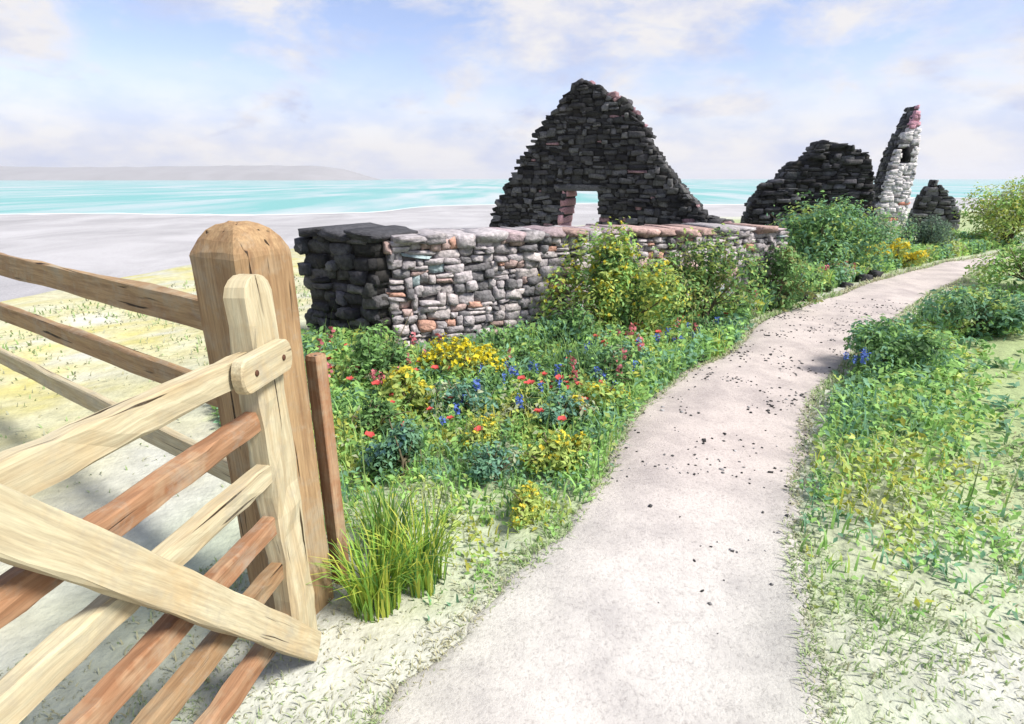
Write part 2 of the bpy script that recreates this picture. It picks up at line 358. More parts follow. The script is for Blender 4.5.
def rubble(parent, poly, T, seed, hr, wr, pal, layers=2, mortar=(0.03, 0.028, 0.026), jit=0.035, skip=None, gap=0.012, clamp=None, z0=-0.06, names=('masonry', 'mortar')):
    rng = np.random.default_rng(seed); S = Acc(); Mo = Acc()
    ztop = max(p[1] for p in poly); z = z0
    while z < ztop - hr[0] * 0.4:
        h = rng.uniform(*hr)
        for a, b in spans(poly, max(z + h * 0.5, min(p[1] for p in poly) + 0.01)):
            u = a + rng.normal(0, 0.03); end = b + rng.normal(0, 0.03)
            while u < end - 0.03:
                w = min(rng.uniform(*wr) * (1.5 if rng.random() < .12 else 1), end - u)
                if end - u - w < wr[0] * 0.5: w = end - u
                cz = z + h / 2 + rng.normal(0, h * 0.14)
                # thickness splits
                cuts = [0.0] + sorted([T * (k + 1) / layers + rng.uniform(-.07, .07) * T for k in range(layers - 1)]) + [T]
                for li in range(layers):
                    y0, y1 = cuts[li], cuts[li + 1]
                    if skip and skip(u + w / 2, z + h / 2, li): continue
                    yf = y0 - (rng.uniform(-jit, jit) if li == 0 else 0); yb = y1 + (rng.uniform(-jit, jit) if li == layers - 1 else 0)
                    hh = h * rng.uniform(0.9, 1.35)
                    if rng.random() < 0.14 and h > hr[0] * 1.25:   # two thin stones stacked
                        for q in (-.25, .25):
                            S.add(stone_verts(rng, u + w / 2, (yf + yb) / 2, cz + q * h, w - gap, yb - yf, h * .48 - gap * .6), TF, pal(rng, u, z, li))
                    else:
                        S.add(stone_verts(rng, u + w / 2, (yf + yb) / 2, cz, w - gap, yb - yf, hh - gap), TF, pal(rng, u, z, li))
                if not (skip and skip(u + w / 2, z + h / 2, 0)):
                    Mo.add(BV * np.array((w / 2, T / 2 - 0.055, h / 2)) + np.array((u + w / 2, T / 2, z + h / 2)), BF, np.array(mortar) * rng.uniform(.7, 1.3))
                u += w
        z += h
    if clamp:
        S.V = [clamp_to(poly, v, rng, clamp) for v in S.V]; Mo.V = [clamp_to(poly, v, rng, .0) * (1, 1, .985) for v in Mo.V]
    m = S.obj(names[0], M_STONE, parent, shade=False)
    Mo.obj(names[1], M_MORTAR, parent, shade=False)
    return m

def pal_dark(rng, u, z, li):
    g = rng.choice([0.018, 0.03, 0.042, 0.06, 0.085]) * rng.uniform(.8, 1.25)
    return np.array((g, g * rng.uniform(.96, 1.02), g * rng.uniform(.96, 1.12))) * 1.15
def pal_gable(rng, u, z, li):
    g = rng.choice([0.018, 0.03, 0.044, 0.062, 0.095]) * rng.uniform(.8, 1.25)
    c_ = np.array((g, g * rng.uniform(.97, 1.02), g * rng.uniform(.97, 1.08)))
    if rng.random() < 0.04: c_ = np.array((0.24, 0.15, 0.16))
    return c_
def pal_wall(rng, u, z, li):
    k = rng.random(); f = rng.uniform(.8, 1.15) * 1.1
    if k < .50: c_ = (0.30, 0.275, 0.28)
    elif k < .70: c_ = (0.36, 0.325, 0.32)
    elif k < .78: c_ = (0.34, 0.25, 0.23)
    elif k < .81: c_ = (0.36, 0.21, 0.16)
    elif k < .84: c_ = (0.25, 0.31, 0.32)
    else: c_ = (0.13, 0.125, 0.13)
    return np.array(c_) * f

# --- the big gable
gab = thing('ruined_gable', 'tall pointed dark stone gable with a doorway open to the sea', 'ruin', (-0.82, 16.3, 0), R(-25))
poly = [(0, -0.1), (2.28, -0.1), (2.52, 1.30), (2.9, 1.36), (3.34, 1.28), (3.42, -0.1), (6.7, -0.1), (6.65, 0.62), (6.1, 0.72), (5.55, 1.25), (5.1, 1.75), (4.5, 2.55), (3.75, 3.4), (3.2, 3.66), (2.75, 3.88), (2.5, 3.62), (1.75, 2.85), (1.2, 2.05), (0.62, 1.1), (0.25, 0.55)]
rubble(gab, poly, 0.8, 3, (0.06, 0.13), (0.09, 0.34), pal_gable, 2, jit=0.06, gap=0.0, clamp=.09)
rng = np.random.default_rng(6); A = Acc()
edge = poly[11:]
for (u0, z0_), (u1, z1_) in zip(edge[:-1], edge[1:]):
    ln = math.hypot(u1 - u0, z1_ - z0_); a_ = math.atan2(z1_ - z0_, u1 - u0)
    for t_ in np.arange(.06, ln, .17):
        for yy in (.2, .6):
            s_ = rng.uniform(.12, .22)
            p_ = stone_verts(rng, 0, 0, 0, s_ * 1.2, .42, s_ * .6, .12, .5)
            k_ = t_ / ln; nx_, nz_ = math.sin(a_) * .035, -math.cos(a_) * .035
            A.add(p_ + np.array((u0 + (u1 - u0) * k_ + nx_ * rng.uniform(-.2, 1.2), yy, z0_ + (z1_ - z0_) * k_ + nz_ * rng.uniform(-.2, 1.2))), TF, (pal_gable(rng, 0, 0, 0) if yy < .5 or rng.random() < .35 else np.array((.22, .13, .15)) * rng.uniform(.6, 1.3)))  # pink back-row stones put the sunlit raking edge into colour
A.obj('raking_stones', M_STONE, gab, shade=False)
rng = np.random.default_rng(5); A = Acc()
A.add(stone_verts(rng, 2.93, 0.2, 1.37, 1.35, 0.5, 0.17, 0.04, 0.01), TF, (0.07, 0.07, 0.072))
A.add(stone_verts(rng, 2.93, 0.62, 1.37, 1.3, 0.36, 0.16, 0.04, 0.01), TF, (0.05, 0.05, 0.052))
A.obj('lintel', M_STONE, gab)
A = Acc()
for z in np.arange(0.0, 1.3, 0.22):
    xx = 2.28 + 0.22 * (z + .1) / 1.42
    A.add(stone_verts(rng, xx - 0.02, 0.40, z + 0.11, 0.16, 0.82, 0.205, 0.05, 0.02), TF, np.array((0.42, 0.24, 0.26)) * rng.uniform(.7, 1.15))  # light pink paints sunlight onto the inner face of the doorway
A.obj('door_jamb', M_STONE, gab)

# --- ragged mound of wall beside it
ru = thing('ruined_wall', 'dark humped remnant of stone wall with broken top behind green bush', 'ruin', (6.25, 15.3, 0), R(-14))
poly = [(0, -0.1), (3.1, -0.1), (3.05, 0.9), (2.9, 1.7), (2.7, 2.2), (2.25, 2.42), (1.6, 2.5), (1.35, 2.12), (0.98, 1.98), (0.8, 1.62), (0.42, 1.45), (0.12, 0.85)]
rubble(ru, poly, 1.2, 8, (0.055, 0.12), (0.1, 0.42), pal_dark, 3, jit=0.09, gap=0.0, clamp=.14)

# --- tower-like shard
def pal_tower(rng, u, z, li):
    if li == 0:
        k = rng.random()
        if z > 2.85 and k < .75: return np.array((0.50, 0.27, 0.33)) * rng.uniform(.85, 1.1)
        if z < 1.0 and k < .16: return np.array((0.55, 0.24, 0.18))
        if k < .08: return np.array((0.16, 0.15, 0.15))
        return np.array((0.50, 0.475, 0.475)) * rng.uniform(.95, 1.2)
    return pal_dark(rng, u, z, li)  # stones behind the white front coloured dark, painting in the left side's shade
tw = thing('ruined_chimney_stack', 'tall narrow whitewashed stone shard with pink tip and window slit', 'ruin', (10.30, 16.2, 0), R(-6))
poly = [(0.0, -0.1), (0.96, -0.1), (0.92, 1.0), (0.90, 2.0), (0.86, 2.5), (0.74, 3.05), (0.60, 3.47), (0.50, 3.18), (0.33, 2.75), (0.16, 2.1), (0.05, 1.2)]
poly = [(a * .86 + .06, b) for a, b in poly]
rubble(tw, poly, 0.66, 12, (0.055, 0.11), (0.12, 0.30), pal_tower, 4, jit=0.008, gap=-0.02, clamp=.05, mortar=(0.1, 0.098, 0.098),
       skip=lambda u, z, li: li == 0 and 0.46 < u < 0.65 and 2.0 < z < 2.45)
A = Acc(); A.add(BV * np.array((0.075, 0.05, 0.20)) + np.array((0.57, 0.045, 2.22)), BF, (0.012, 0.012, 0.013)); A.obj('slit_shade_block', M_MORTAR, tw, shade=False)  # near-black block fills the slit, standing in for the shade inside

# --- small far gable
sg = thing('small_ruined_gable', 'small dark triangular gable fragment right of the white shard', 'ruin', (12.0, 17.2, 0), R(-20))
rubble(sg, [(0, -.1), (1.35, -.1), (1.25, .75), (0.9, 1.15), (0.5, 1.55), (0.3, 1.3), (0.15, 0.8)], 0.6, 21, (0.1, 0.17), (0.16, 0.36), lambda r, u, z, l: pal_dark(r, u, z, l) * 1.7 + 0.01, 2, clamp=.08)

# --- pale field wall
ang = math.atan2(7.15 - 4.9, 3.7 + 1.0)
wl = thing('field_wall', 'long pale mauve-grey rubble stone wall behind the flowery bank', 'wall', (-1.17, 4.93, 0), ang)
WLEN = math.hypot(4.7, 2.25)
poly = [(0.06, -0.05), (WLEN, -0.05), (WLEN, 0.95), (4.2, 1.0), (3.1, 1.0), (2.2, 1.05), (1.2, 1.04), (0.5, 1.07), (0.06, 1.05)]
rubble(wl, poly, 0.6, 31, (0.05, 0.115), (0.06, 0.20), pal_wall, 2, jit=0.025, mortar=(0.15, 0.135, 0.132), gap=0.006)
rng = np.random.default_rng(77); A = Acc(); u = 0.1
while u < WLEN - 0.15:
    w = rng.uniform(0.12, 0.36); zt = np.interp(u, [0, 1.2, 2.2, 3.1, 4.2, WLEN], [1.07, 1.04, 1.05, 1.0, 1.0, .95])
    k = rng.random()
    cc = (0.31, 0.215, 0.19) if k < .16 else ((0.28, 0.22, 0.23) if k < .36 else (0.27, 0.25, 0.255))
    A.add(stone_verts(rng, u + w / 2, 0.3 + rng.uniform(-.05, .05), zt + 0.015, w * 0.97, 0.66, rng.uniform(.05, .10), 0.09, 0.05), TF, np.array(cc) * 1.12 * rng.uniform(.8, 1.15))
    u += w
A.obj('coping', M_STONE, wl, shade=False)

# --- stone pier closing the wall; its shade is put into dark stone colours
pr = thing('stone_pier', 'block of stone wall coloured shade-dark just right of the gatepost', 'wall', (-2.05, 5.33, 0), R(-29))
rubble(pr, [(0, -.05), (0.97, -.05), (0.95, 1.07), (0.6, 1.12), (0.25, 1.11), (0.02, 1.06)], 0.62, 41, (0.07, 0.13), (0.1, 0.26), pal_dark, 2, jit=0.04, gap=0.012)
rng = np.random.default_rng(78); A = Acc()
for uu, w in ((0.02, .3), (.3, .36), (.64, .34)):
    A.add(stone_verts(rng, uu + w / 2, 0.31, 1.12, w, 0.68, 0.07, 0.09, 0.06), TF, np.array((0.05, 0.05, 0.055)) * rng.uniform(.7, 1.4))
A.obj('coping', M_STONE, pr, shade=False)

# loose rocks: individuals
def rock(name, label, x, y, s, colr, seed, group=None, sq=0.6):
    rng = np.random.default_rng(seed); A = Acc()
    A.add(stone_verts(rng, 0, 0, s * sq * 0.32, s, s * rng.uniform(.7, .95), s * sq, 0.13, 0.15), TF, colr)
    o = A.obj(name, M_ROCK); o.location = (x, y, Hs(x, y)); o.rotation_euler = (0, 0, rng.uniform(0, 6)); tag(o, label, 'rock', group); return o
for i, (x, y, s) in enumerate([(5.75, 9.0, .22), (5.2, 8.55, .16), (6.1, 9.35, .26), (3.3, 6.95, .16), (4.05, 7.5, .2), (2.5, 6.0, .17), (1.72, 4.85, .13), (2.02, 5.28, .16)]):
    rock('rock', 'dark stone lying along the grassy left edge of the path', x, y, s, np.array((0.04, 0.04, 0.042)), 100 + i, 'dark stones edging the path')
for i, (x, y, s) in enumerate([(-0.85, 4.45, .28), (-0.55, 4.3, .24), (-0.3, 4.55, .22), (-1.05, 4.5, .2), (-0.62, 4.62, .18)]):
    rock('fallen_stone', 'dark fallen stone at the foot of the shade-dark wall block', x, y, s, np.array((0.035, 0.035, 0.038)), 130 + i, 'fallen stones below the wall')
gr_ = np.random.default_rng(9)
for i in range(9):
    u = 4.9 + i * 0.26
    x = -0.72 + u * .906 - 0.1 * gr_.random(); y = 16.3 - u * .423 - 0.55 - .2 * gr_.random()
    rock('rubble_block', 'dark tumbled block heaped at the right foot of the tall gable', x, y, gr_.uniform(.3, .55), np.array((0.045, 0.045, 0.048)), 160 + i, 'tumbled blocks by the gable', 1.2)

# ------------------------------------------------------------------ timber
def board(p0, p1, side, w, t, seed=0, n=14, rough=0.003, ends=True, bow=0.004):
    """chamfered plank from p0 to p1; `side` points along its width w; t is its thickness"""
    rng = np.random.default_rng(seed)
    p0, p1 = np.array(p0, float), np.array(p1, float); L_ = np.linalg.norm(p1 - p0); ax = (p1 - p0) / L_
    s = np.array(side, float); s = s - ax * (s @ ax); s /= np.linalg.norm(s); q = np.cross(ax, s)
    ch = min(w, t) * 0.13
    sec = [(-w / 2 + ch, -t / 2), (0, -t / 2 - 0.001), (w / 2 - ch, -t / 2), (w / 2, -t / 2 + ch), (w / 2, t / 2 - ch), (w / 2 - ch, t / 2), (0, t / 2 + 0.001), (-w / 2 + ch, t / 2), (-w / 2, t / 2 - ch), (-w / 2, -t / 2 + ch)]
    k = len(sec); V = []; G = []; F = []
    off = rng.uniform(0, 50)
    for i in range(n + 1):
        f_ = i / n; c0 = p0 + ax * L_ * f_ + s * bow * math.sin(f_ * 3.1) * rng.uniform(.6, 1.2) 
        for j, (a, b) in enumerate(sec):
            sh = 1.0
            if ends and i in (0, n): sh = 0.94
            r = rng.normal(0, rough, 2)
            V.append(c0 + s * (a * sh + r[0]) + q * (b * sh + r[1])); G.append((off + L_ * f_, a + off, b + off * .7))
    for i in range(n):
        for j in range(k):
            F.append((i * k + j, i * k + (j + 1) % k, (i + 1) * k + (j + 1) % k, (i + 1) * k + j))
    F.append(tuple(range(k - 1, -1, -1))); F.append(tuple(range(n * k, n * k + k)))
    return V, F, G

def plank(name, mat, parent, *a, **k):
    V, F, G = board(*a, **k)
    o = mesh_obj(name, V, F, mat, parent, gr=G, shade=False)
    return o

def square_post(name, mat, cx, cy, side, rot, rings, seed, label, cat):
    """square post with a shaped top; rings = [(z, scale)]"""
    rng = np.random.default_rng(seed); V = []; G = []; F = []
    h_ = side / 2; m = 5; sec = []
    cs = [(-h_, -h_), (h_, -h_), (h_, h_), (-h_, h_)]
    for q in range(4):
        a, b = np.array(cs[q]), np.array(cs[(q + 1) % 4])
        for t in (0.06, .25, .5, .75, .94): sec.append(a * (1 - t) + b * t)
    k = len(sec); ca, sa = math.cos(rot), math.sin(rot)
    for i, (z, sc) in enumerate(rings):
        for j, p in enumerate(sec):
            p = p * sc * (1 + rng.normal(0, .006)); dz = rng.normal(0, 0.002)
            V.append((cx + p[0] * ca - p[1] * sa, cy + p[0] * sa + p[1] * ca, z + dz)); G.append((z, p[0] + 3 * seed, p[1] + 1.7 * seed))
    for i in range(len(rings) - 1):
        for j in range(k): F.append((i * k + j, i * k + (j + 1) % k, (i + 1) * k + (j + 1) % k, (i + 1) * k + j))
    F.append(tuple(range((len(rings) - 1) * k, len(rings) * k)))
    V = np.array(V); base = np.array((cx, cy, 0)); o = mesh_obj(name, V - base, F, mat, gr=G, shade=False); o.location = base
    return tag(o, label, cat)

body = [(-0.15 + 0.0, 1.0)] + [(z, 1.0) for z in np.arange(0.0, 1.36, 0.09)]
gp = square_post('gate_post', M_WOOD_POST, -0.845, 1.745, 0.215, R(-25), body + [(1.375, 1.0), (1.392, 0.97), (1.425, 0.82), (1.452, 0.62), (1.468, 0.42), (1.473, 0.2)], 3,
                 'thick round-topped ochre gatepost carrying the open timber gate', 'gatepost')
st = square_post('short_stake', M_WOOD_ORANGE, -0.705, 1.885, 0.055, R(-22), [(-0.1, 1.0)] + [(z, 1.0) for z in np.arange(0.0, 0.97, 0.1)] + [(0.985, 1.0), (1.0, .9)], 8,
                 'thin pinkish brown stake standing against the back of the gatepost', 'stake')

# gate: leaf runs from the heel back towards the viewer
gate = thing('timber_gate', 'open weathered timber gate with rails and diagonal brace', 'gate', (-0.70, 1.61, 0))
DIR = np.array((-0.13, -0.9915, 0)); NRM = np.array((0.9915, -0.13, 0)); UP = np.array((0, 0, 1.0))
def gpnt(s, z, off=0.0): return DIR * s + NRM * off + UP * z      # local to the gate's Empty
# heel stile: face 0.13 wide, rounded top
V, F, G = board(gpnt(0.07, 0.05, -0.037), gpnt(0.07, 1.29, -0.037), DIR, 0.135, 0.075, 51, n=16)
k = 10; top = np.array(V[-k:]); ctr = top.mean(0); V = list(V); G = list(G); F = F[:-1]; n0 = len(V) - k
for step in (0.5, 0.8, 0.97):
    ring = []
    for p, g in zip(top, G[n0:n0 + k]):
        dlt = p - ctr; al = dlt @ DIR; ot = dlt - DIR * al
        V.append(ctr + DIR * al * math.sqrt(max(1 - step ** 2, 0.02)) + ot * (1 - 0.15 * step) + UP * 0.055 * step); G.append((g[0] + .05 * step, g[1], g[2]))
    b0 = len(V) - k; a0 = b0 - k if step > 0.5 else n0
    for j in range(k): F.append((a0 + j, a0 + (j + 1) % k, b0 + (j + 1) % k, b0 + j))
F.append(tuple(range(len(V) - k, len(V))))
mesh_obj('heel_stile', V, F, M_WOOD_PALE, gate, gr=G, shade=False)
plank('end_stile', M_WOOD_PALE, gate, gpnt(1.02, 0.05, -0.037), gpnt(1.02, 1.25, -0.037), DIR, 0.09, 0.07, seed=52)
rails = [(1.10, 0.078, M_WOOD_PALE, -0.03), (0.925, 0.065, M_WOOD_ORANGE, -0.04), (0.755, 0.07, M_WOOD_PALE, -0.03), (0.57, 0.065, M_WOOD_ORANGE, -0.04), (0.40, 0.065, M_WOOD_BROWN, -0.04), (0.20, 0.07, M_WOOD_ORANGE, -0.04)]
for i, (z, w, m, off) in enumerate(rails):
    plank('rail', m, gate, gpnt(0.138, z, off), gpnt(0.975, z + (0.03 if i == 0 else 0.004 * i), off), UP, w, 0.045, seed=60 + i, rough=.0018, bow=.003)
# bolted plate over the joint: rounded both ends
def plate(s0, s1, z, hh, o0, o1, seed):
    V = []; G = []; F = []; sec = []
    for a in np.linspace(-90, 90, 9): sec.append((s0 - hh * .55 * math.cos(R(a)), hh * math.sin(R(a)) ))
    for a in np.linspace(90, 270, 9): sec.append((s1 - hh * .55 * math.cos(R(a)), hh * math.sin(R(a)) ))
    k = len(sec)
    for o_, sc in ((o0, 1), (o1 - .006, 1), (o1, .93)):
        cs_, cz_ = (s0 + s1) / 2, 0
        for a, b in sec:
            V.append(gpnt(cs_ + (a - cs_) * (1 if sc == 1 else .97), z + b * sc, o_)); G.append((a, b, o_))
    for r in range(2):
        for j in range(k): F.append((r * k + j, (r + 1) * k + j, (r + 1) * k + (j + 1) % k, r * k + (j + 1) % k))
    F.append(tuple(range(2 * k, 3 * k))); F.append(tuple(range(k - 1, -1, -1)))
    return V, F, G
V, F, G = plate(0.035, 0.235, 1.10, 0.049, 0.003, 0.036, 1)
pl = mesh_obj('bolt_plate', V, F, M_WOOD_PALE, gate, gr=G, shade=False)
for s in (0.06, 0.2):
    bm = bmesh.new(); bmesh.ops.create_uvsphere(bm, u_segments=14, v_segments=8, radius=0.009)
    for v in bm.verts: v.co = Vector(tuple(gpnt(s, 1.10, 0.037))) + Vector((v.co.x * .5, v.co.y, v.co.z))
    me = bpy.data.meshes.new('bolt'); bm.to_mesh(me); bm.free(); me.materials.append(mI)
    o = bpy.data.objects.new('bolt', me); COL.objects.link(o); o.parent = pl
plank('brace', M_WOOD_PALE, gate, gpnt(0.085, 0.04, 0.020), gpnt(0.97, 1.21, 0.020), (0, 0.6, 0.6), 0.095, 0.035, seed=75, rough=.0018, bow=.003)

# post-and-rail fence going off to the left behind the gate
fence = thing('rail_fence', 'brown post-and-rail fence running off behind the gatepost', 'fence', (-0.97, 1.86, 0))
FD = np.array((-0.83, 0.56, 0)); FD /= np.linalg.norm(FD)
for i, (z, w, m) in enumerate([(1.13, 0.12, M_WOOD_POST), (0.82, 0.10, M_WOOD_POST), (0.48, 0.10, M_WOOD_PALE)]):
    for q in range(2):
        plank('rail', m, fence, FD * (q * 4.1 + (0.0 if q == 0 else 0.01)) + UP * z, FD * (q * 4.1 + 4.1) + UP * (z - 0.0), UP, w, 0.04, seed=80 + i * 3 + q)
for s in (4.1, 8.2):
    plank('fence_post', M_WOOD_BROWN, fence, FD * s + np.array((-.05, -.07, -.1)) * -1 * np.array((1, 1, 0)) + UP * -0.1, FD * s + np.array((.05, .07, 0)) + UP * 1.28, FD, 0.1, 0.1, seed=int(90 + s))

# ------------------------------------------------------------------ foliage
P_BRIGHT = np.array((0.28, 0.48, 0.14)); P_MID = np.array((0.20, 0.36, 0.12)); P_DARK = np.array((0.08, 0.16, 0.06)); P_TEAL = np.array((0.17, 0.33, 0.20))
P_YEL = np.array((0.44, 0.45, 0.08)); P_LIME = np.array((0.40, 0.50, 0.14)); P_PALE = np.array((0.40, 0.44, 0.28)); P_OLIVE = np.array((0.26, 0.28, 0.10))

def blades(acc, x, y, z, h, w, lean, az, colr):
    """arrays of n bent tapering blades, 3 segments"""
    n = len(x); dx, dy = np.cos(az), np.sin(az); sx, sy = -dy, dx
    prof = [(0.0, 1.0, 0.0), (0.4, 0.9, 0.12), (0.75, 0.6, 0.45), (1.0, 0.05, 1.0)]
    V = np.zeros((n, 8, 3))
    for i, (t, ww, b) in enumerate(prof):
        cx = x + dx * lean * h * b; cy = y + dy * lean * h * b; cz = z + h * t * (1 - 0.35 * np.abs(lean) * b)
        V[:, 2 * i] = np.stack([cx - sx * w * ww / 2, cy - sy * w * ww / 2, cz], -1)
        V[:, 2 * i + 1] = np.stack([cx + sx * w * ww / 2, cy + sy * w * ww / 2, cz], -1)
    f = np.array([(0, 1, 3, 2), (2, 3, 5, 4), (4, 5, 7, 6)])
    F = (np.arange(n)[:, None, None] * 8 + f[None]).reshape(-1, 4)
    acc.add(V.reshape(-1, 3), F, np.repeat(colr, 8, 0))

def leaves(acc, P, nrm, size, aspect, colr, rng):
    """pointed folded leaves: 6 verts, 2 quads... oriented about nrm with a random roll"""
    n = len(P); nrm = nrm / (np.linalg.norm(nrm, axis=1, keepdims=True) + 1e-9)
    r = rng.normal(size=(n, 3)); t = np.cross(nrm, r); t /= np.linalg.norm(t, axis=1, keepdims=True) + 1e-9; b = np.cross(nrm, t)
    L_ = size[:, None]; W = (size * aspect)[:, None]
    V = np.zeros((n, 6, 3))
    V[:, 0] = P - t * L_ * .5; V[:, 1] = P - b * W * .5 + nrm * W * .18 - t * L_ * .05; V[:, 2] = P + b * W * .5 + nrm * W * .18 - t * L_ * .05
    V[:, 3] = P + t * L_ * .02; V[:, 4] = P + t * L_ * .5 - nrm * L_ * .12; V[:, 5] = P
    f = np.array([(0, 3, 4, 1), (0, 2, 4, 3)])
    F = (np.arange(n)[:, None, None] * 6 + f[None]).reshape(-1, 4)
    acc.add(V.reshape(-1, 3), F, np.repeat(colr, 6, 0))

def tube(acc, pts, r0, r1, colr, k=6):
    pts = np.array(pts, float); n = len(pts); V = []
    for i, p in enumerate(pts):
        d_ = pts[min(i + 1, n - 1)] - pts[max(i - 1, 0)]; d_ /= np.linalg.norm(d_) + 1e-9
        a = np.cross(d_, (0.3, 0.9, 0.1)); a /= np.linalg.norm(a); b = np.cross(d_, a); r = r0 + (r1 - r0) * i / (n - 1)
        for j in range(k): V.append(p + (a * math.cos(j * 2 * math.pi / k) + b * math.sin(j * 2 * math.pi / k)) * r)
    F = [(i * k + j, i * k + (j + 1) % k, (i + 1) * k + (j + 1) % k, (i + 1) * k + j) for i in range(n - 1) for j in range(k)]
    acc.add(V, np.array(F), colr)

def bush(name, label, cat, x, y, rx, ry, h, nleaf, lsize, cols, wts, seed, lobes=9, aspect=.45, flower=None, base=0.0, grp=None):
    rng = np.random.default_rng(seed); z0 = Hs(x, y)
    t = thing(name, label, cat, (x, y, z0), 0, grp)
    S = Acc(); Lf = Acc(); cs = []
    for i in range(lobes):
        a = rng.uniform(0, 2 * math.pi); rr = math.sqrt(rng.random()) * 0.72; hz = rng.uniform(.28, .82) * (1 - .35 * rr)
        cs.append((math.cos(a) * rr * rx, math.sin(a) * rr * ry, base + hz * h, rng.uniform(.24, .42)))
    cs.append((0, 0, base + h * .74, .3))
    for (cx, cy, cz, lr) in cs:
        mid = (cx * .35 + rng.normal(0, .03), cy * .35 + rng.normal(0, .03), cz * .5)
        tube(S, [(rng.normal(0, .03), rng.normal(0, .03), -0.05), mid, (cx, cy, cz)], 0.02 * h + .006, 0.006, (0.11, 0.085, 0.055))
        for q in range(4):
            e = np.array((cx, cy, cz)) + rng.normal(0, 1, 3) * lr * np.array((rx, ry, h)) * .6
            tube(S, [mid, (np.array(mid) + e) / 2 + rng.normal(0, .03, 3), e], 0.007, 0.003, (0.12, 0.10, 0.06), 5)
    S.obj('stem', M_STEM, t)
    per = nleaf // len(cs); wts = np.array(wts, float) / sum(wts); cols = np.array(cols)
    for (cx, cy, cz, lr) in cs:
        dr = rng.normal(size=(per, 3)); dr /= np.linalg.norm(dr, axis=1, keepdims=True)
        rad = rng.uniform(.35, 1.0, per) ** .6
        jag = np.array([1 + .5 * noise.noise(Vector((d0[0] * 2.2 + cx * 5, d0[1] * 2.2 + cy * 5, d0[2] * 2.2 + seed))) for d0 in dr])
        P = np.array((cx, cy, cz)) + dr * (rad * jag)[:, None] * lr * np.array((rx, ry, h)) * 1.05
        P[:, 2] = np.abs(P[:, 2] - .02) + .01
        # clump colouring: neighbouring sprays share a tone
        cl = np.array([noise.noise(Vector((p[0] * 4.2 + seed, p[1] * 4.2, p[2] * 4.2))) for p in P])
        u = np.clip(.5 + .75 * cl + rng.normal(0, .16, per), 0, .999); cum = np.cumsum(wts); ci = np.searchsorted(cum, u)
        cc = cols[np.clip(ci, 0, len(cols) - 1)] * rng.uniform(.75, 1.25, (per, 1))
        leaves(Lf, P, dr + rng.normal(0, .55, (per, 3)) + np.array((0, 0, .5)), lsize * rng.uniform(.6, 1.35, per), aspect, cc, rng)
    Lf.obj('foliage', M_LEAF, t)
    if flower:
        colr, n, fs = flower; Fl = Acc()
        ci = rng.integers(0, len(cs), n); dr = rng.normal(size=(n, 3)); dr[:, 2] = np.abs(dr[:, 2]); dr[:, 1] -= .3; dr /= np.linalg.norm(dr, axis=1, keepdims=True)
        P = np.array([cs[i][:3] for i in ci]) + dr * np.array([cs[i][3] for i in ci])[:, None] * np.array((rx, ry, h)) * rng.uniform(.85, 1.15, (n, 1))
        P[:, 2] = np.maximum(P[:, 2], .05)
        for q in range(3): leaves(Fl, P + rng.normal(0, fs * .25, P.shape), dr + rng.normal(0, .4, P.shape), fs * rng.uniform(.7, 1.2, n), .8, np.array(colr) * rng.uniform(.8, 1.15, (n, 1)), rng)
        Fl.obj('blossom', M_PETAL, t)
    return t

bush('bush', 'tall lime and yellow bush pressed against the middle of the pale wall', 'bush', .98, 5.36, .78, .42, 1.16, 8600, .055, [P_DARK, P_MID, P_LIME, P_YEL, P_BRIGHT], [.1, .22, .3, .1, .28], 201, 11, flower=((0.55, 0.47, 0.04), 170, .035))
bush('bush', 'large green bush in front of the dark humped ruin', 'bush', 5.3, 9.35, 1.3, .7, 1.24, 8200, .075, [P_DARK, P_MID, P_TEAL, P_LIME], [.2, .32, .28, .2], 202, 13)
bush('bush', 'grey-green bush at the foot of the white stone shard', 'bush', 7.15, 11.0, .8, .55, 1.0, 3600, .07, [P_MID, P_TEAL, P_PALE, P_BRIGHT], [.25, .35, .2, .2], 203, 9)
bush('gorse_bush', 'yellow flowering gorse where the path bends out of sight', 'gorse', 7.15, 10.35, .62, .42, .5, 2800, .05, [P_OLIVE, P_LIME, P_YEL], [.3, .4, .3], 204, 8, .3, ((0.62, 0.5, 0.03), 240, .05))
bush('bush', 'smooth rounded grey-green shrub beside the path below the small gable', 'shrub', 9.2, 12.4, .62, .55, .85, 4600, .05, [np.array((.12, .19, .13)), np.array((.16, .24, .16)), np.array((.10, .16, .12))], [.35, .4, .25], 205, 12)
bush('bush', 'tall yellow-green shrub at the right behind the end of the path', 'shrub', 11.9, 13.6, 1.2, .9, 1.6, 6000, .085, [P_BRIGHT, P_LIME, P_YEL, P_PALE], [.3, .35, .15, .2], 206, 12)
bush('bush', 'dark green leafy bush on the right verge overhanging the path', 'bush', 3.25, 4.55, .52, .42, .46, 4600, .05, [P_DARK, P_MID, P_TEAL, P_BRIGHT], [.18, .32, .3, .2], 207, 10)
bush('bush', 'teal-green low bush further up the right verge', 'bush', 4.85, 5.85, .75, .5, .5, 3600, .06, [P_DARK, P_TEAL, P_MID, P_LIME], [.2, .35, .25, .2], 208, 9)
bush('bush', 'bright green shrub by the right edge of the upper path', 'shrub', 7.8, 8.2, 1.0, .7, .85, 3600, .075, [P_MID, P_BRIGHT, P_LIME, P_PALE], [.25, .35, .25, .15], 209, 9)
bush('bush', 'leafy shrub tucked between the dark wall block and the gatepost', 'shrub', -1.1, 4.15, .38, .3, .52, 2600, .05, [P_DARK, P_MID, P_BRIGHT], [.3, .4, .3], 210, 8)
